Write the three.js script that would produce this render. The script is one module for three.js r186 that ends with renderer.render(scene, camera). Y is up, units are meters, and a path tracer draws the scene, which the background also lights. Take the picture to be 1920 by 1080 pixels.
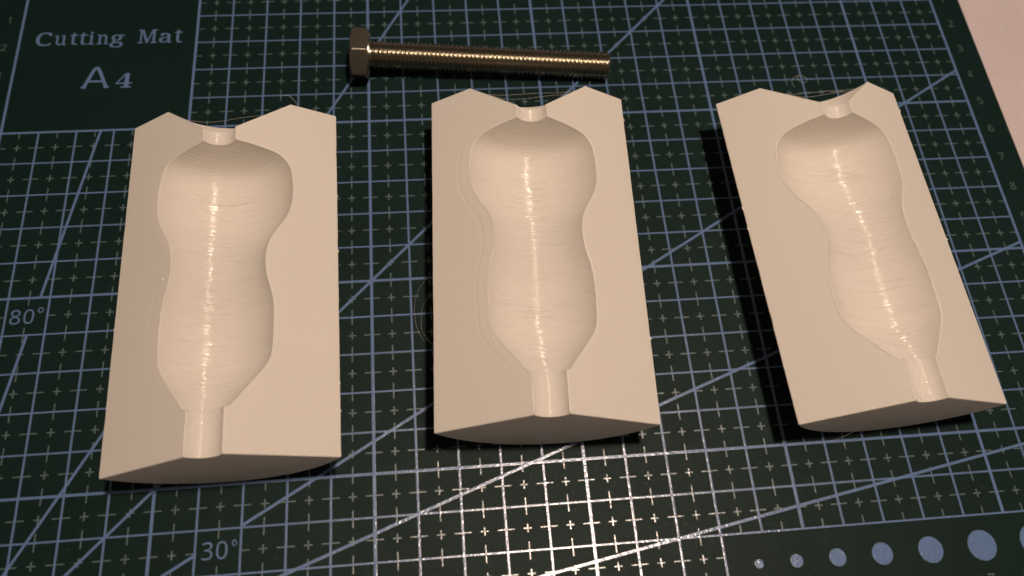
import * as THREE from 'three';
import { mergeGeometries } from 'three/addons/utils/BufferGeometryUtils.js';

// ---------------------------------------------------------------- units
// The place is laid out in the mat's own printed centimetres: u across, v towards the viewer, h up.
const W = (u, h, v) => new THREE.Vector3((u - 14) / 100, h / 100, (v - 10) / 100);
const cm = 0.01;

// ---------------------------------------------------------------- camera
const scene = new THREE.Scene();
const camera = new THREE.PerspectiveCamera(39.038, 1920 / 1080, 0.01, 20);
camera.position.copy(W(11.8095, 19.3389, 18.9451));
camera.quaternion.setFromRotationMatrix(new THREE.Matrix4().makeBasis(
  new THREE.Vector3(0.99492157, 0.05768347, 0.08248443),
  new THREE.Vector3(0.05198874, 0.40720714, -0.91185499),
  new THREE.Vector3(-0.08618721, 0.91151246, 0.40214028)));
camera.focus = 0.2;
camera.userData.fStop = 13;

// ---------------------------------------------------------------- light
// a dim evening room, and one small warm lamp about 60 cm above the mat
scene.background = new THREE.Color().setRGB(0.052, 0.044, 0.032);
const lamp = new THREE.PointLight(new THREE.Color().setRGB(1, 0.77, 0.605), 0.9, 0, 2);
lamp.position.copy(W(22.4, 60.5, 12.3));
lamp.castShadow = true; lamp.shadow.radius = 1.1; lamp.shadow.mapSize.set(2048, 2048); lamp.shadow.camera.near = 0.05; lamp.shadow.camera.far = 3;
lamp.name = 'lamp_light';
scene.add(lamp);

const renderer = new THREE.WebGLRenderer({ antialias: true });
renderer.toneMapping = THREE.LinearToneMapping;
renderer.toneMappingExposure = 1;
renderer.shadowMap.enabled = true;

// ---------------------------------------------------------------- helpers
function rng(seed) { let a = seed >>> 0; return () => { a = (a + 0x6D2B79F5) >>> 0; let t = a; t = Math.imul(t ^ (t >>> 15), t | 1); t ^= t + Math.imul(t ^ (t >>> 7), t | 61); return ((t ^ (t >>> 14)) >>> 0) / 4294967296; }; }
function hash(i, j, s) { let h = Math.imul(i | 0, 374761393) ^ Math.imul(j | 0, 668265263) ^ Math.imul(s | 0, 2147483647); h = Math.imul(h ^ (h >>> 13), 1274126177); h ^= h >>> 16; h = Math.imul(h, 2246822519); return ((h ^ (h >>> 13)) >>> 0) / 4294967296; }
function noise(x, y, s) {                                             // value noise, -1..1
  const i = Math.floor(x), j = Math.floor(y); let a = x - i, b = y - j; a = a * a * (3 - 2 * a); b = b * b * (3 - 2 * b);
  return ((hash(i, j, s) * (1 - a) + hash(i + 1, j, s) * a) * (1 - b) + (hash(i, j + 1, s) * (1 - a) + hash(i + 1, j + 1, s) * a) * b) * 2 - 1;
}
const smooth = (a, b, x) => { x = Math.min(1, Math.max(0, (x - a) / (b - a))); return x * x * (3 - 2 * x); };
function add(name, geometry, material, parent) {
  const m = new THREE.Mesh(geometry, material); m.name = name; m.castShadow = m.receiveShadow = true; parent.add(m); return m;
}
function tag(o, label, category, group) { o.userData.label = label; o.userData.category = category; if (group) o.userData.group = group; return o; }
function dataTexture(data, w, h, srgb) {
  const t = new THREE.DataTexture(data, w, h); t.magFilter = THREE.LinearFilter; t.minFilter = THREE.LinearMipmapLinearFilter; t.generateMipmaps = true;
  t.wrapS = t.wrapT = THREE.RepeatWrapping; if (srgb) t.colorSpace = THREE.SRGBColorSpace; t.needsUpdate = true; return t;
}
function grid(rows, cols, at, uvAt) {                                 // a sheet of rows x cols points
  const p = new Float32Array(rows * cols * 3), uv = new Float32Array(rows * cols * 2), idx = [];
  for (let i = 0; i < rows; i++) for (let j = 0; j < cols; j++) {
    const k = i * cols + j, q = at(i, j); p[3 * k] = q[0]; p[3 * k + 1] = q[1]; p[3 * k + 2] = q[2];
    const t = uvAt ? uvAt(i, j) : [j / (cols - 1), i / (rows - 1)]; uv[2 * k] = t[0]; uv[2 * k + 1] = t[1];
    if (i && j) { const a = k - cols - 1, b = k - cols, c = k - 1; idx.push(a, c, b, b, c, k); }
  }
  const g = new THREE.BufferGeometry();
  g.setAttribute('position', new THREE.BufferAttribute(p, 3)); g.setAttribute('uv', new THREE.BufferAttribute(uv, 2)); g.setIndex(idx); g.computeVertexNormals();
  return g;
}

// ---------------------------------------------------------------- table top
{
  const n = 512, d = new Uint8Array(n * n * 4), b = new Uint8Array(n * n * 4);
  const per = (x, y, f, s) => {                                       // tileable noise
    const X = x * f, Y = y * f, i = Math.floor(X), j = Math.floor(Y); let a = X - i, c = Y - j; a = a * a * (3 - 2 * a); c = c * c * (3 - 2 * c);
    const h = (p, q) => hash((p + f) % f, (q + f) % f, s);
    return ((h(i, j) * (1 - a) + h(i + 1, j) * a) * (1 - c) + (h(i, j + 1) * (1 - a) + h(i + 1, j + 1) * a) * c) * 2 - 1;
  };
  for (let y = 0; y < n; y++) for (let x = 0; x < n; x++) {
    const k = 4 * (y * n + x), f = per(x / n, y / n, 6, 1) * 0.5 + per(x / n, y / n, 24, 2) * 0.3 + per(x / n, y / n, 128, 3) * 0.35;
    const speck = hash(x >> 1, y >> 1, 9) > 0.9985 ? -16 : 0;
    d[k] = 212 + f * 4 + speck; d[k + 1] = 200 + f * 4 + speck; d[k + 2] = 203 + f * 4.5 + speck; d[k + 3] = 255;
    const e = 128 + per(x / n, y / n, 128, 4) * 60 + per(x / n, y / n, 256, 5) * 60; b[k] = b[k + 1] = b[k + 2] = e; b[k + 3] = 255;
  }
  const map = dataTexture(d, n, n, true), bump = dataTexture(b, n, n); map.repeat.set(8, 8); bump.repeat.set(16, 16);
  const m = new THREE.MeshStandardMaterial({ map, bumpMap: bump, bumpScale: 0.00004, roughness: 0.55 });
  const g = new THREE.BoxGeometry(1.6, 0.03, 1.2);
  const t = add('table_top', g, m, scene); t.position.set(0.1, -0.003 - 0.015, 0.05); t.userData.kind = 'structure';
  tag(t, 'smooth pale pinkish beige table top under the cutting mat', 'table top');
}

// ---------------------------------------------------------------- cutting mat
{
  const U0 = -0.95, U1 = 28.95, V0 = -0.95, V1 = 20.95, TW = 2048, S = TW / (U1 - U0), TH = Math.round((V1 - V0) * S);
  const canvas = document.createElement('canvas'); canvas.width = TW; canvas.height = TH;
  const c = canvas.getContext('2d');
  c.fillStyle = '#000'; c.fillRect(0, 0, TW, TH);
  const X = (u) => (u - U0) * S, Y = (v) => (v - V0) * S;
  const BLUE = '#f00', GREY = '#0f0';                                 // red: blue ink, green: grey ink (an ink mask, coloured below)
  function line(u0, v0, u1, v1, w, ink = BLUE) { c.strokeStyle = ink; c.lineWidth = w * S; c.lineCap = 'butt'; c.beginPath(); c.moveTo(X(u0), Y(v0)); c.lineTo(X(u1), Y(v1)); c.stroke(); }
  function erase(u0, v0, u1, v1) { c.fillStyle = '#000'; c.fillRect(X(u0), Y(v0), (u1 - u0) * S, (v1 - v0) * S); }
  // half-centimetre marks
  for (let i = 0; i < 28; i++) for (let j = 0; j <= 20; j++) {
    const u = i + 0.5;
    line(u, Math.max(0, j - 0.2), u, Math.min(20, j + 0.2), 0.03, GREY);
    if (j < 20) { line(u, j + 0.4, u, j + 0.6, 0.034, GREY); line(u - 0.095, j + 0.5, u + 0.095, j + 0.5, 0.03, GREY); }
  }
  for (let i = 0; i <= 28; i++) for (let j = 0; j < 20; j++) line(Math.max(0, i - 0.2), j + 0.5, Math.min(28, i + 0.2), j + 0.5, 0.028, GREY);
  // panels with no grid
  erase(0, 0, 5, 5); erase(18, 17, 28, 20);
  erase(1.03, 10.22, 1.97, 10.78); erase(6.03, 16.22, 6.97, 16.78);
  // centimetre grid
  for (let i = 0; i <= 28; i++) {
    const t = i === 0 || i === 28 || i % 5 === 0 ? 0.075 : 0.052, top = i > 0 && i < 5 ? 5 : 0, bottom = i > 18 && i < 28 ? 17 : 20;
    line(i, top, i, bottom, t);
  }
  for (let j = 0; j <= 20; j++) {
    const t = j === 0 || j === 20 || j % 5 === 0 ? 0.066 : 0.044, left = j > 0 && j < 5 ? 5 : 0, right = j > 17 && j < 20 ? 18 : 28;
    line(left, j, right, j, t);
  }
  // protractor lines from the grid's lower corner
  const ray = (deg, d0, d1) => { const a = deg * Math.PI / 180; line(d0 * Math.cos(a), 20 - d0 * Math.sin(a), d1 * Math.cos(a), 20 - d1 * Math.sin(a), 0.068); };
  const at = (deg, u) => u / Math.cos(deg * Math.PI / 180), up = (deg, v) => (20 - v) / Math.sin(deg * Math.PI / 180);
  ray(10, 1, at(10, 28)); ray(20, 1, at(20, 28)); ray(30, 1, at(30, 6)); ray(30, at(30, 7), at(30, 28)); ray(45, 1, up(45, 0)); ray(60, 1, up(60, 0));
  ray(80, 1, up(80, 11)); ray(80, up(80, 10), up(80, 5));
  // hole sizes
  const hu = [18.78, 19.68, 20.67, 21.76, 22.95, 24.23, 25.6, 27.05];
  hu.forEach((u, k) => { c.fillStyle = BLUE; c.beginPath(); c.arc(X(u), Y(17.7), (0.1 + 0.05 * k) * S, 0, 7); c.fill(); });
  // lettering: each glyph stretched to its printed box
  function glyph(ch, u0, v0, u1, v1, font, ink, bold = 0) {
    c.font = font; c.textBaseline = 'alphabetic'; c.textAlign = 'left';
    const m = c.measureText(ch), l = -m.actualBoundingBoxLeft, w = m.actualBoundingBoxRight - l, a = m.actualBoundingBoxAscent, h = a + m.actualBoundingBoxDescent;
    c.save(); c.translate(X(u0), Y(v0)); c.scale((u1 - u0) * S / w, (v1 - v0) * S / h); c.fillStyle = ink; c.fillText(ch, -l, a); if (bold) { c.strokeStyle = ink; c.lineWidth = bold; c.strokeText(ch, -l, a); } c.restore();
  }
  const serif = 'bold 100px serif', sans = '100px sans-serif';
  for (const [ch, a, b, t, e] of [['C', 0.45, 0.89, 1.49, 1.99], ['u', 0.97, 1.31, 1.635, 1.98], ['t', 1.4, 1.62, 1.52, 1.98], ['t', 1.66, 1.88, 1.52, 1.98], ['i', 1.92, 2.09, 1.5, 1.975],
    ['n', 2.16, 2.49, 1.625, 1.975], ['g', 2.54, 2.93, 1.62, 2.1], ['M', 3.32, 3.86, 1.48, 1.97], ['a', 3.92, 4.28, 1.62, 1.98], ['t', 4.36, 4.58, 1.49, 1.98]]) glyph(ch, a, t, b, e, '100px serif', BLUE, 2);
  c.strokeStyle = BLUE; c.lineWidth = 0.098 * S; c.lineJoin = 'round'; c.lineCap = 'butt';
  c.beginPath(); c.moveTo(X(1.99), Y(3.55)); c.lineTo(X(2.2), Y(2.94)); c.quadraticCurveTo(X(2.285), Y(2.74), X(2.375), Y(2.94)); c.lineTo(X(2.62), Y(3.55)); c.stroke();
  c.lineWidth = 0.07 * S; c.beginPath(); c.moveTo(X(2.09), Y(3.31)); c.lineTo(X(2.52), Y(3.31)); c.stroke();
  line(1.92, 3.52, 2.06, 3.52, 0.06); line(2.54, 3.52, 2.69, 3.52, 0.06);
  glyph('4', 2.86, 3.05, 3.31, 3.56, serif, BLUE);
  const DIM = '#0b0';
  for (let j = 1; j < 20; j++) {
    const s = String(j), w = s === '1' ? 0.09 : 0.17;
    [...s].forEach((ch, k) => { const o = s.length > 1 ? (k - 0.5) * 0.22 : 0; glyph(ch, 28.4 + o - w / 2, j - 0.13, 28.4 + o + w / 2, j + 0.13, sans, DIM); glyph(ch, -0.4 + o - w / 2, j - 0.11, -0.4 + o + w / 2, j + 0.13, sans, DIM); });
  }
  glyph('8', 1.11, 10.3, 1.37, 10.71, sans, BLUE); glyph('0', 1.43, 10.3, 1.69, 10.71, sans, BLUE); glyph('\u00b0', 1.75, 10.27, 1.9, 10.43, sans, BLUE);
  glyph('3', 6.15, 16.25, 6.4, 16.66, sans, BLUE); glyph('0', 6.46, 16.25, 6.72, 16.66, sans, BLUE); glyph('\u00b0', 6.8, 16.26, 6.92, 16.4, sans, BLUE);
  hu.forEach((u, k) => glyph(String(k + 2), u - 0.08, 18.33, u + 0.08, 18.6, sans, GREY));

  // scuffs and crumbs of dirt left on the rubber
  const sr = rng(77); c.globalCompositeOperation = 'lighter'; c.lineCap = 'round';
  const scuff = (u, v, du, dv, w, k) => { c.strokeStyle = `rgb(0,0,${k})`; c.lineWidth = w * S; c.beginPath(); c.moveTo(X(u), Y(v)); c.lineTo(X(u + du), Y(v + dv)); c.stroke(); };
  for (let i = 0; i < 26; i++) scuff(20.1 + sr() * 1.1, 17.05 + sr() * 0.3, 0.02 + sr() * 0.06, 0.08 + sr() * 0.2, 0.015, 30 + sr() * 70);
  for (let i = 0; i < 60; i++) scuff(-0.5 + sr() * 29, sr() * 20, (sr() - 0.5) * 0.9, (sr() - 0.5) * 0.5, 0.012, 14 + sr() * 30);
  for (let i = 0; i < 420; i++) { const g1 = (sr() + sr() + sr() - 1.5) * 3.4, g2 = (sr() + sr() + sr() - 1.5) * 1.6; scuff(15.6 + g1, 16.2 + g2, 0.012, 0.008, 0.012 + sr() * 0.018, 50 + sr() * 120); }
  c.globalCompositeOperation = 'source-over';
  const px = c.getImageData(0, 0, TW, TH).data, N = TW * TH;
  const col = new Uint8Array(N * 4), rough = new Uint8Array(N * 4), bump = new Uint8Array(N * 4);
  for (let y = 0; y < TH; y++) for (let x = 0; x < TW; x++) {
    const k = y * TW + x, r = px[4 * k] / 255, g = px[4 * k + 1] / 255, ink = Math.min(1, r + g), o = 4 * ((TH - 1 - y) * TW + x);
    const f = hash(x, y, 21) - 0.5, f2 = noise(x / 3.1, y / 3.1, 22), f3 = noise(x / 160, y / 160, 23);
    // dry specks of dust and worn dots in the rubber
    const dust = hash(x, y, 31) > 0.99955 ? 1 : hash(x >> 1, y >> 1, 32) > 0.99985 ? 0.8 : 0;
    const base = [14 + f * 5 + f3 * 2, 35 + f * 5 + f3 * 2, 33 + f * 5 + f3 * 2];
    const blue = [97 + f * 14, 125 + f * 14, 172 + f * 14], grey = [98 + f * 18, 116 + f * 18, 120 + f * 18];
    for (let q = 0; q < 3; q++) { let w = base[q] * (1 - ink) + blue[q] * Math.min(1, r) + grey[q] * Math.min(1 - Math.min(1, r), g); w += (dust * 34 + px[4 * k + 2] / 255 * [52, 48, 34][q]) * (1 - ink); col[o + q] = Math.max(0, Math.min(255, w)); }
    col[o + 3] = bump[o + 3] = 255; rough[o + 3] = 255 * (0.13 + 0.87 * ink);   // the ink is glossier than the rubber
    rough[o] = rough[o + 2] = 0; rough[o + 1] = 255 * (ink * (0.23 + 0.1 * f) + (1 - ink) * (0.55 + 0.12 * f));
    const h = 100 + ink * 30 + (f * 90 + f2 * 50) * (0.3 + 0.7 * ink);
    bump[o] = bump[o + 1] = bump[o + 2] = Math.max(0, Math.min(255, h));
  }
  const tm = dataTexture(col, TW, TH, true), tr = dataTexture(rough, TW, TH), tb = dataTexture(bump, TW, TH);
  const printed = new THREE.MeshPhysicalMaterial({ map: tm, roughnessMap: tr, specularIntensityMap: tr, roughness: 1, ior: 1.8, bumpMap: tb, bumpScale: 0.00009 });
  const rubber = new THREE.MeshStandardMaterial({ color: new THREE.Color().setRGB(0.008, 0.012, 0.011), roughness: 0.7 });
  const r = 0.5, sh = new THREE.Shape();
  sh.moveTo(U0 + r, V0); sh.lineTo(U1 - r, V0); sh.absarc(U1 - r, V0 + r, r, -Math.PI / 2, 0); sh.lineTo(U1, V1 - r); sh.absarc(U1 - r, V1 - r, r, 0, Math.PI / 2); sh.lineTo(U0 + r, V1); sh.absarc(U0 + r, V1 - r, r, Math.PI / 2, Math.PI); sh.lineTo(U0, V0 + r); sh.absarc(U0 + r, V0 + r, r, Math.PI, 1.5 * Math.PI);
  const mat = new THREE.Group(); mat.name = 'cutting_mat'; mat.position.copy(W(14, -0.3, 10)); scene.add(mat);
  tag(mat, 'dark green cutting mat printed with a pale blue centimetre grid', 'cutting mat');
  const ex = new THREE.ExtrudeGeometry(sh, { depth: 0.22, bevelEnabled: true, bevelThickness: 0.035, bevelSize: 0.035, bevelOffset: -0.035, bevelSegments: 3, curveSegments: 10 });
  ex.rotateX(Math.PI / 2); ex.translate(-14, 0.29 - 0.035, -10); ex.scale(cm, cm, cm);
  add('backing_board', ex, rubber, mat);
  const fs = new THREE.ShapeGeometry(sh, 10), p = fs.attributes.position, uv = fs.attributes.uv;
  for (let i = 0; i < p.count; i++) { const u = p.getX(i), v = p.getY(i); uv.setXY(i, (u - U0) / (U1 - U0), 1 - (v - V0) / (V1 - V0)); const k = 1 - 0.07 / 30; p.setXYZ(i, (14 + (u - 14) * k - 14) * cm, 0.3 * cm, (10 + (v - 10) * k - 10) * cm); }
  const ix = fs.index; for (let i = 0; i < ix.count; i += 3) { const a = ix.getX(i), b = ix.getX(i + 1); ix.setX(i, b); ix.setX(i + 1, a); }
  fs.deleteAttribute('normal'); fs.computeVertexNormals();
  if (fs.attributes.normal.getY(0) < 0) { for (let i = 0; i < ix.count; i += 3) { const a = ix.getX(i), b = ix.getX(i + 1); ix.setX(i, b); ix.setX(i + 1, a); } fs.computeVertexNormals(); }
  add('printed_face', fs, printed, mat);
}

// ---------------------------------------------------------------- mould pieces
const R = 2.96, L = 8.978, HALF = Math.PI / 3, RN = 0.435, RC = 0.427, RF = 1.769, T1 = 0.98, T2 = 7.555, T3 = 7.92;
const knots = [[T1, 0.525], [1.3, 0.775], [1.62, 1.03], [1.92, 1.252], [2.05, 1.33], [2.2, 1.384], [2.5, 1.418], [3.0, 1.432], [3.4, 1.422], [3.65, 1.385], [3.9, 1.315], [4.18, 1.24], [4.45, 1.213], [4.7, 1.226], [4.95, 1.28], [5.2, 1.385], [5.45, 1.535], [5.7, 1.675], [5.95, 1.772], [6.2, 1.82], [6.5, 1.836], [6.8, 1.815], [7.0, 1.785], [7.15, 1.73], [7.27, 1.65], [7.36, 1.55], [7.425, 1.41], [7.475, 1.2], [7.515, 0.93], [7.542, 0.6], [T2, RC]];
const slopes = (() => {                                               // monotone cubic through the measured outline
  const n = knots.length, d = [], m = [];
  for (let i = 0; i < n - 1; i++) d.push((knots[i + 1][1] - knots[i][1]) / (knots[i + 1][0] - knots[i][0]));
  for (let i = 0; i < n; i++) m.push(i === 0 ? d[0] : i === n - 1 ? d[n - 2] : d[i - 1] * d[i] <= 0 ? 0 : 2 * d[i - 1] * d[i] / (d[i - 1] + d[i]));
  return m;
})();
function profile(t) {
  if (t <= T1) return RN;
  if (t >= T2) return t <= T3 ? RC : RC + (RF - RC) * (t - T3) / (L - T3);
  let i = 0; while (i < knots.length - 2 && t > knots[i + 1][0]) i++;
  const [a, p] = knots[i], [b, q] = knots[i + 1], h = b - a, x = (t - a) / h, x2 = x * x, x3 = x2 * x;
  return (2 * x3 - 3 * x2 + 1) * p + (x3 - 2 * x2 + x) * h * slopes[i] + (3 * x2 - 2 * x3) * q + (x3 - x2) * h * slopes[i + 1];
}
const LAYER = 0.02;                                                   // printed layers of a fifth of a millimetre
function rowsBetween(a, b, per = 4) {
  const n = Math.max(2, Math.round((b - a) / LAYER * per)), out = []; for (let i = 0; i <= n; i++) out.push(a + (b - a) * i / n); return out;
}
const bead = (t) => Math.sin(Math.PI * 2 * t / LAYER);
function stepped(t) {                                                 // rounded stair steps where the wall leans
  const k = Math.floor(t / LAYER), f = t / LAYER - k, g = f < 0.6 ? f * 0.5 : 0.3 + (f - 0.6) * 1.75; return (k + g) * LAYER;
}

const plasticTex = (() => {
  const n = 512, b = new Uint8Array(n * n * 4);
  for (let y = 0; y < n; y++) for (let x = 0; x < n; x++) { const k = 4 * (y * n + x), e = 128 + 50 * noise(x / 40, y / 3, 41) + 40 * noise(x / 9, y / 2, 42) + 30 * (hash(x, y, 43) - 0.5); b[k] = b[k + 1] = b[k + 2] = Math.max(0, Math.min(255, e)); b[k + 3] = 255; }
  return dataTexture(b, n, n);
})();
const plastic = new THREE.MeshPhysicalMaterial({ color: new THREE.Color().setRGB(0.92, 0.875, 0.815), roughness: 0.9, transmission: 0.2, thickness: 0, clearcoat: 0.6, clearcoatRoughness: 0.4, side: THREE.DoubleSide, bumpMap: plasticTex, bumpScale: 0.00001 });
const lining = new THREE.MeshPhysicalMaterial({ color: new THREE.Color().setRGB(0.92, 0.875, 0.815), roughness: 0.9, transmission: 0.17, thickness: 0, clearcoat: 1, clearcoatRoughness: 0.14, side: THREE.DoubleSide });
const lip = new THREE.MeshPhysicalMaterial({ color: new THREE.Color().setRGB(0.86, 0.815, 0.75), roughness: 0.4, side: THREE.DoubleSide });
const strand = new THREE.MeshPhysicalMaterial({ color: new THREE.Color().setRGB(0.8, 0.75, 0.68), roughness: 0.25, side: THREE.DoubleSide });

// local frame of a piece: axis along -z from the near end (t = 0) to the far end (t = L), axis at height R above the mat; a = angle from straight down
const P3 = (t, r, a) => [r * Math.sin(a) * cm, (R - r * Math.cos(a)) * cm, -t * cm];

function sweep(points, radius, sides = 5) {
  return new THREE.TubeGeometry(new THREE.CatmullRomCurve3(points), Math.max(8, points.length * 4), radius, sides, false);
}

function makeMould(seed, sag) {
  const rnd = rng(seed), piece = new THREE.Group();
  // --- body: both parting faces, the rounded back and both ends
  const ts = [0, 0.006, 0.016, 0.03, ...rowsBetween(0.04, L - 0.04), L - 0.03, L - 0.016, L - 0.006, L];
  const inset = ts.map((t) => { const d = Math.min(t, L - t), b = 0.03; return d >= b ? 0 : b - Math.sqrt(b * b - (b - d) * (b - d)); });
  const NP = 14, NC = 4, NA = 30, cr = 0.025, cols = 2 * (NP + NC) + NA + 1;
  const dirs = [-1, 1].map((s) => ({ d: [s * Math.sin(HALF), -Math.cos(HALF)], n: [s * Math.cos(HALF), Math.sin(HALF)] }));
  const shell = (i, j) => {
    const t = ts[i], e = inset[i], rim = profile(t) , Re = R - e, layer = 0.0018 * bead(t) * (t > 0.04 && t < L - 0.04 ? 1 : 0);
    let side, k;
    if (j < NP + NC) { side = 0; k = j; } else if (j > NP + NC + NA) { side = 1; k = cols - 1 - j; } else {
      const a = -HALF + 2 * HALF * (j - NP - NC) / NA, r = Re + layer, w = (cr / R); const b = a * (1 - w / HALF); return P3(t, r, b);
    }
    const { d, n } = dirs[side]; let x, y;
    if (k < NP) {
      const r = k < 7 ? rim + [0, 0.1, 0.2, 0.29, 0.315, 0.335, 0.36][k] : rim + 0.36 + (Re - cr - rim - 0.36) * (k - 6) / (NP - 7), near = r - rim;
      // the wall beside the cavity has shrunk a little on some pieces
      const sink = sag[side] * (Math.max(0, 1 - near / 0.29) + (k === 4 || k === 5 ? 0.5 : 0)) * smooth(0.9, 1.3, t) * (1 - smooth(7.1, 7.5, t));
      const wave = 0.0022 * noise(t * 0.9 + 5 * side, r * 1.3, seed + 3) + 0.0006 * noise(t * 5, r * 3 + 9 * side, seed + 4);
      x = r; y = -e - sink + layer + wave * (k ? 1 : 0.4);
    } else { const th = Math.PI / 2 * (k - NP + 0.5) / NC; const nick = 0.012 * Math.max(0, noise(t * 2.3, side * 5 + 1, seed + 15) - 0.35) + 0.0025 * noise(t * 9, side * 3, seed + 16); x = Re - cr + cr * Math.sin(th) - nick; y = -e - cr + cr * Math.cos(th) + layer; }
    return [(x * d[0] + y * n[0]) * cm, (R + x * d[1] + y * n[1]) * cm, -t * cm];
  };
  const body = grid(ts.length, cols, shell, (i, j) => [j * 0.09, ts[i] * 0.5]);
  const cap = (i) => grid(2, cols, (q, j) => {
    if (q) return shell(i, j);
    const a = -HALF + 2 * HALF * j / (cols - 1), r = profile(ts[i]); return P3(ts[i], r, a);
  });
  add('body', mergeGeometries([body, cap(0), cap(ts.length - 1)]), plastic, piece);
  // --- the hollow, cut in four stretches that meet at their creases
  const NS = 72;
  const hollow = (name, a, b, rough, mat) => {
    const rows = rowsBetween(a, b, 6), off = Math.floor(seed * 7.3);
    const g = grid(rows.length, NS + 1, (i, j) => {
      const t = rows[i], end = i === 0 || i === rows.length - 1, an = -HALF + 2 * HALF * j / NS, side = j === 0 || j === NS;
      const ti = end ? t : Math.min(b, Math.max(a, stepped(t))); let r = profile(ti);
      const k = Math.floor(t / LAYER), arc = an * r;
      if (!end) {
        r += 0.0034 * bead(t) * (0.3 + 1.1 * hash(k, Math.floor((j + 7 * hash(k, 3, seed)) / 7), seed + 5)) + rough * (0.0022 * noise(arc * 7, k * 0.31 + off, seed) + 0.0011 * noise(arc * 15, k * 0.7, seed + 1));
        // coarse rings where the dome turns over
        r -= rough * 0.0055 * Math.sin(Math.PI * 2 * t / 0.034) * smooth(7.24, 7.32, t) * (1 - smooth(7.42, 7.46, t));
        // drooped, wrinkled beads
        const patch = smooth(0.0, 0.45, noise(arc * 1.3 + 3, t * 0.9, seed + 7) + 0.12 - 0.12 * an) * smooth(1.1, 1.6, t) * (1 - smooth(6.2, 7.2, t));
        r -= rough * patch * 0.0095 * noise(arc * 2.2 + t * 0.6, t * 8 + 2.4 * noise(arc * 1.8, t * 1.3, seed + 9), seed + 8);
      }
      if (side) r = profile(t);
      return P3(t, r, an);
    });
    add(name, g, mat, piece);
  };
  hollow('vent_channel', 0, T1, 0.35, lining);
  hollow('cavity', T1, T2, 1, lining);
  hollow('pouring_neck', T2, T3, 0.4, lining);
  hollow('pouring_funnel', T3, L, 0.5, plastic);
  // ledge where the cavity meets the vent channel
  {
    const g = grid(3, 41, (i, j) => { const a = -HALF + 2 * HALF * j / 40; return P3(T1 - 0.004 + 0.004 * i, [RN, RN - 0.012, 0.525][i], a); });
    add('cavity_ledge', g, lining, piece);
  }
  // --- raised print bead along the rim of the hollow on each face
  for (const s of [0, 1]) {
    const { d, n } = dirs[s], tt = [];
    for (let t = 0.05; t < 8.88; t += t > 7.2 && t < 7.6 ? 0.012 : 0.04) tt.push(t);
    const cut = [[-0.004, -0.012], [0, 0.002], [0.003, 0.003], [0.024, 0.0145], [0.028, 0.012], [0.032, -0.005]];
    const g = grid(tt.length, cut.length, (i, j) => {
      const t = tt[i], w = 0.75 + 0.35 * noise(t * 5, s * 9 + 2, seed + 12), lean = (profile(t + 0.01) - profile(t - 0.01)) / 0.02, q = 1 / Math.sqrt(1 + lean * lean);
      const x = profile(t) + cut[j][0] * w * q, z = t - cut[j][0] * w * q * Math.max(-8, Math.min(8, lean)), y = cut[j][1] * w - sag[s] * smooth(0.9, 1.3, t) * (1 - smooth(7.1, 7.5, t)) + 0.0015 * noise(t * 6, s * 9, seed + 11);
      return [(x * d[0] + y * n[0]) * cm, (R + x * d[1] + y * n[1]) * cm, -z * cm];
    });
    add('rim_bead', g, lip, piece);
  }
  // --- small blobs of plastic left on the edges
  const blobs = [];
  for (let i = 0; i < 7; i++) {
    const sd = rnd() < 0.5 ? 0 : 1, { d, n } = dirs[sd], t = 0.4 + rnd() * 8, onEdge = rnd() < 0.6, x = onEdge ? R - 0.01 : profile(t) + 0.02 + rnd() * 0.5, g = new THREE.SphereGeometry(1, 10, 8), q = 0.012 + rnd() * 0.014;
    g.scale(q * cm, q * 0.7 * cm, q * 1.4 * cm); g.translate((x * d[0]) * cm, (R + x * d[1]) * cm, -t * cm); g.deleteAttribute('uv'); blobs.push(g);
  }
  add('plastic_blobs', mergeGeometries(blobs), lip, piece).userData.kind = 'stuff';
  // --- stringing: hair-fine threads lying across the hollow
  const threads = [];
  for (let i = 0; i < 80; i++) {
    const t = 1.4 + rnd() * 5.7, a0 = -0.95 + rnd() * 1.3, len = 0.25 + rnd() * 0.75, a1 = Math.min(0.98, a0 + len), dt = (rnd() - 0.5) * 0.5 * len, pts = [], lift = 0.0015 + rnd() * 0.005, ph = rnd() * 9;
    for (let q = 0; q <= 7; q++) { const x = q / 7, tt = t + dt * x + 0.03 * Math.sin(ph + x * 5), a = a0 + (a1 - a0) * x; pts.push(new THREE.Vector3(...P3(tt, profile(tt) - lift * Math.sin(Math.PI * x), a))); }
    threads.push(sweep(pts, (0.0016 + rnd() * 0.0018) * cm, 4));
  }
  for (let i = 0; i < 5; i++) {                                        // a few longer crossing wisps near the dome
    const pts = [], t = 6.2 + rnd() * 1.0, a0 = -0.8 + rnd() * 0.9, a1 = a0 + 0.3 + rnd() * 0.4, dt = (rnd() - 0.5) * 1.2;
    for (let q = 0; q <= 6; q++) { const x = q / 6, tt = Math.min(7.3, t + dt * x); pts.push(new THREE.Vector3(...P3(tt, profile(tt) - 0.006 * Math.sin(Math.PI * x), a0 + (a1 - a0) * x))); }
    threads.push(sweep(pts, 0.0035 * cm, 4));
  }
  const st = add('stringing', mergeGeometries(threads), strand, piece); st.userData.kind = 'stuff';
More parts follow.
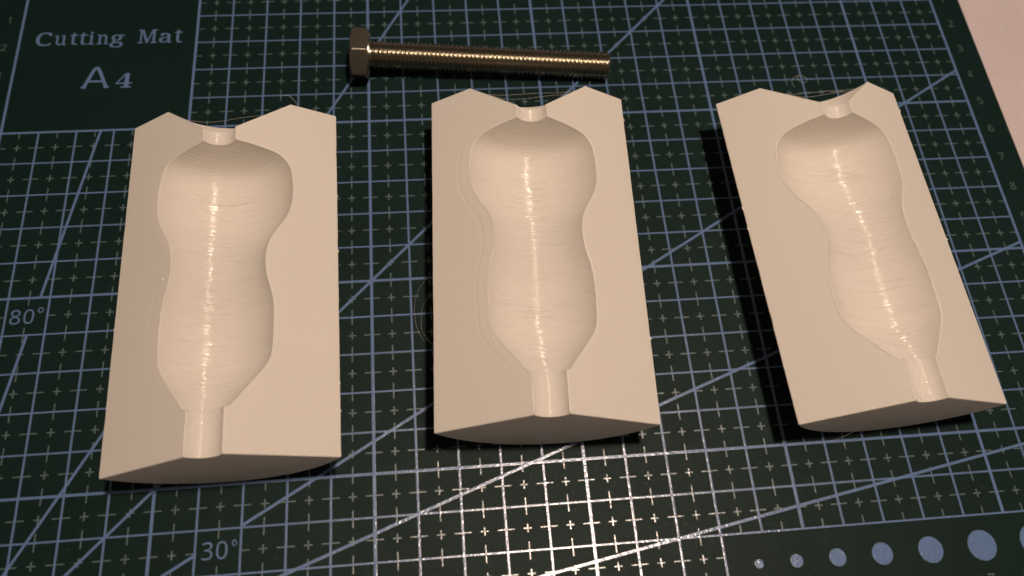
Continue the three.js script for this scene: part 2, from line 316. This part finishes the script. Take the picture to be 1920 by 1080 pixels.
  // threads bridging the mouth of the funnel
  for (let i = 0; i < (seed === 11 ? 1 : 2); i++) {
    const tt = 8.42 + 0.18 * i + rnd() * 0.08, r = profile(tt) + 0.01, pts = [];
    for (let q = 0; q <= 10; q++) {
      const x = q / 10, a = new THREE.Vector3(...P3(tt, r, -HALF)), b = new THREE.Vector3(...P3(tt + 0.1 * (rnd() * 0.2 + i * 0.3), r, HALF)); const m = a.lerp(b, x);
      m.y += (0.01 - 0.16 * Math.sin(Math.PI * x)) * cm; m.z += 0.04 * Math.sin(x * 7 + i) * cm; pts.push(m);
    }
    add('loose_thread', sweep(pts, 0.002 * cm, 5), strand, piece);
  }
  return piece;
}
const poses = [
  { u: 6.86, v: 14.94, yaw: -0.98, roll: 1.3, seed: 11, sag: [0.007, 0.0], label: 'white plastic mould piece lying under the printed Cutting Mat lettering' },
  { u: 13.98, v: 14.57, yaw: 2.08, roll: 1.72, seed: 23, sag: [0.014, 0.002], label: 'white plastic mould piece lying between the two others, below the threaded end of the bolt' },
  { u: 22.33, v: 14.79, yaw: -1.65, roll: 0.29, seed: 37, sag: [0.003, 0.002], label: 'white plastic mould piece beside the numbered edge and row of printed dots on mat' },
];
const pieces = poses.map((q, k) => {
  const m = makeMould(q.seed, q.sag); m.name = k ? 'mould_piece_00' + k : 'mould_piece';
  m.position.copy(W(q.u, 0.004, q.v)); const ro = q.roll * Math.PI / 180, ya = q.yaw * Math.PI / 180;
  // rolled about its own axis (which stays at height R because the back is round), then turned on the mat
  const M = new THREE.Matrix4().makeRotationY(-ya).multiply(new THREE.Matrix4().makeTranslation(0, R * cm, 0)).multiply(new THREE.Matrix4().makeRotationZ(ro)).multiply(new THREE.Matrix4().makeTranslation(0, -R * cm, 0));
  const p = new THREE.Vector3(), s = new THREE.Vector3(), qn = new THREE.Quaternion(); M.decompose(p, qn, s); m.position.add(p); m.quaternion.copy(qn);
  scene.add(m); tag(m, q.label, 'mould', 'three matching mould pieces'); return m;
});
// loose hairs of plastic that still cling to single pieces
function hair(piece, pts, r = 0.0024) {
  piece.updateMatrixWorld(true); const inv = piece.matrixWorld.clone().invert();
  add('loose_thread', sweep(pts.map(([u, h, v]) => W(u, h, v).applyMatrix4(inv)), r * cm, 5), strand, piece);
}
hair(pieces[0], [[8.42, 2.05, 6.0], [8.35, 2.2, 5.9], [8.2, 2.3, 5.8], [8.0, 2.25, 5.78]]);
hair(pieces[1], [[11.5, 1.35, 10.6], [11.28, 1.0, 10.7], [11.12, 0.6, 11.0], [11.14, 0.4, 11.5], [11.3, 0.5, 11.9], [11.5, 1.3, 12.1]], 0.0016);
hair(pieces[1], [[11.5, 1.35, 11.1], [11.32, 0.9, 11.2], [11.26, 0.6, 11.6], [11.38, 0.9, 12.0], [11.5, 1.3, 12.3]], 0.0016);
hair(pieces[2], [[21.3, 2.1, 14.83], [21.28, 1.7, 14.95], [21.16, 1.2, 15.05], [20.95, 0.75, 15.1], [20.85, 0.6, 15.1]]);
{ const pts = []; for (let k = 0; k <= 14; k++) { const a = k / 14 * 7.4 + 2.2; pts.push([21.62 + 0.17 * Math.cos(a) + k * 0.004, 2.1 + 0.02 * k, 5.75 + 0.16 * Math.sin(a)]); } hair(pieces[2], pts, 0.0022); }

// ---------------------------------------------------------------- bolt
{
  const bolt = new THREE.Group(); bolt.name = 'hex_bolt'; scene.add(bolt);
  tag(bolt, 'shiny fully threaded steel hex bolt lying on the cutting mat', 'bolt');
  const head = W(10.1, 0.65, 3.17), tip = W(17.03, 0.4, 3.62), ax = tip.clone().sub(head), len = ax.length() / cm; ax.normalize();
  const zx = new THREE.Vector3(0, 1, 0).addScaledVector(ax, -ax.y).normalize(), yx = zx.clone().cross(ax).normalize();
  bolt.position.copy(head); bolt.quaternion.setFromRotationMatrix(new THREE.Matrix4().makeBasis(ax, zx, ax.clone().cross(zx)));
  const nz = (() => { const n = 256, b = new Uint8Array(n * n * 4); for (let y = 0; y < n; y++) for (let x = 0; x < n; x++) { const k = 4 * (y * n + x), e = 128 + 60 * noise(x / 5, y / 40, 51) + 60 * noise(x / 2, y / 9, 52); b[k] = b[k + 1] = b[k + 2] = Math.max(0, Math.min(255, e)); b[k + 3] = 255; } return dataTexture(b, n, n); })();
  const steel = new THREE.MeshStandardMaterial({ color: new THREE.Color().setRGB(0.46, 0.42, 0.34), metalness: 1, roughness: 0.24, bumpMap: nz, bumpScale: 0.000006, side: THREE.DoubleSide });
  const headSteel = steel.clone(); headSteel.roughness = 0.3;
  // hexagon with turned chamfers: axial stations of a hexagon clipped by a cone
  const AP = 0.65, CO = AP / Math.cos(Math.PI / 6), H = 0.5, er = 0.06, ring = [];
  for (let k = 0; k < 6; k++) {                                       // rounded hexagon, flats up and down
    const a = (k + 0.5) * Math.PI / 3, c = CO - er / Math.cos(Math.PI / 6);
    for (let q = 0; q <= 6; q++) { const b = a + (q / 6 - 0.5) * Math.PI / 3; ring.push([c * Math.cos(a) + er * Math.cos(b), c * Math.sin(a) + er * Math.sin(b)]); }
    const [x0, y0] = ring[ring.length - 1], a2 = a + Math.PI / 3, b2 = a2 - Math.PI / 6, x1 = c * Math.cos(a2) + er * Math.cos(b2), y1 = c * Math.sin(a2) + er * Math.sin(b2);
    for (const f of [0.02, 0.15, 0.3, 0.5, 0.7, 0.85, 0.98]) ring.push([x0 + (x1 - x0) * f, y0 + (y1 - y0) * f]);
  }
  ring.push(ring[0]);
  const stations = []; for (let i = 0; i <= 10; i++) stations.push(-H + 0.08 * i / 10); for (let i = 1; i <= 4; i++) stations.push(-H + 0.08 + (H - 0.14) * i / 4); for (let i = 1; i <= 8; i++) stations.push(-0.06 + 0.06 * i / 8);
  const clip = (x, [y, z]) => { const r = Math.hypot(y, z), m = Math.min(r, 0.63 + (x + H) * 1.7, 0.645 - x * 1.9) / r; return [x * cm, y * m * cm, z * m * cm]; };
  const hx = grid(stations.length, ring.length, (i, j) => clip(stations[i], ring[j]), (i, j) => [j / 24, i * 0.1]);
  const end = (x) => grid(2, ring.length, (i, j) => (i ? clip(x, ring[j]) : [x * cm, 0, 0]));
  add('head', mergeGeometries([hx, end(-H), end(0)]), headSteel, bolt);
  const wf = new THREE.CylinderGeometry(0.57 * cm, 0.575 * cm, 0.03 * cm, 48); wf.rotateZ(-Math.PI / 2); wf.translate(0.014 * cm, 0, 0); add('washer_face', wf, steel, bolt);
  // helical thread
  const PI2 = Math.PI * 2, pitch = 0.125, per = 12, rows = Math.round(len / pitch * per), ns = 48;
  const th = grid(rows + 1, ns + 1, (i, j) => {
    const x = len * i / rows, a = PI2 * j / ns; let f = x / pitch - j / ns; f -= Math.floor(f);
    const tri = f < 0.07 ? 1 : f < 0.46 ? 1 - (f - 0.07) / 0.39 : f < 0.6 ? 0 : (f - 0.6) / 0.4;
    let r = 0.328 + 0.07 * tri * smooth(0, 0.12, x); r += 0.0015 * noise(x * 18, a * 3, 61) * tri;
    r = Math.min(r, 0.33 + (len - x) * 0.9); if (i === rows) r = Math.min(r, 0.32);
    return [x * cm, r * Math.cos(a) * cm, r * Math.sin(a) * cm];
  }, (i, j) => [j / 12, i / per * 0.2]);
  const ce = grid(2, ns + 1, (i, j) => { const a = PI2 * j / ns, r = i ? 0.32 : 0; return [len * cm, r * Math.cos(a) * cm, r * Math.sin(a) * cm]; });
  add('threaded_shank', mergeGeometries([th, ce]), steel, bolt);
}

// ---------------------------------------------------------------- the lamp itself, above the picture
{
  const g = new THREE.Group(); g.name = 'hanging_lamp'; g.position.copy(W(22.4, 63.2, 12.3)); scene.add(g);
  tag(g, 'small warm lamp in a short dark housing hanging above the mat', 'lamp');
  const dark = new THREE.MeshStandardMaterial({ color: new THREE.Color().setRGB(0.03, 0.03, 0.03), roughness: 0.5 });
  const pts = [[0, 5.2], [0.7, 5.1], [1.6, 4.6], [2.5, 3.4], [2.8, 1.5], [2.85, 0]].map(([x, y]) => new THREE.Vector2(x * cm, y * cm));
  add('housing', new THREE.LatheGeometry(pts, 40), dark, g);
  const glow = new THREE.MeshStandardMaterial({ color: 0xffffff, emissive: new THREE.Color().setRGB(1, 0.78, 0.6), emissiveIntensity: 2 });
  const d = new THREE.SphereGeometry(2.2 * cm, 32, 12, 0, Math.PI * 2, Math.PI / 2, Math.PI / 2); d.scale(1, 0.35, 1); d.translate(0, 0.6 * cm, 0);
  add('bulb', d, glow, g);
  const cd = new THREE.CylinderGeometry(0.25 * cm, 0.25 * cm, 40 * cm, 12); cd.translate(0, 25 * cm, 0); add('cord', cd, dark, g);
}

renderer.render(scene, camera);
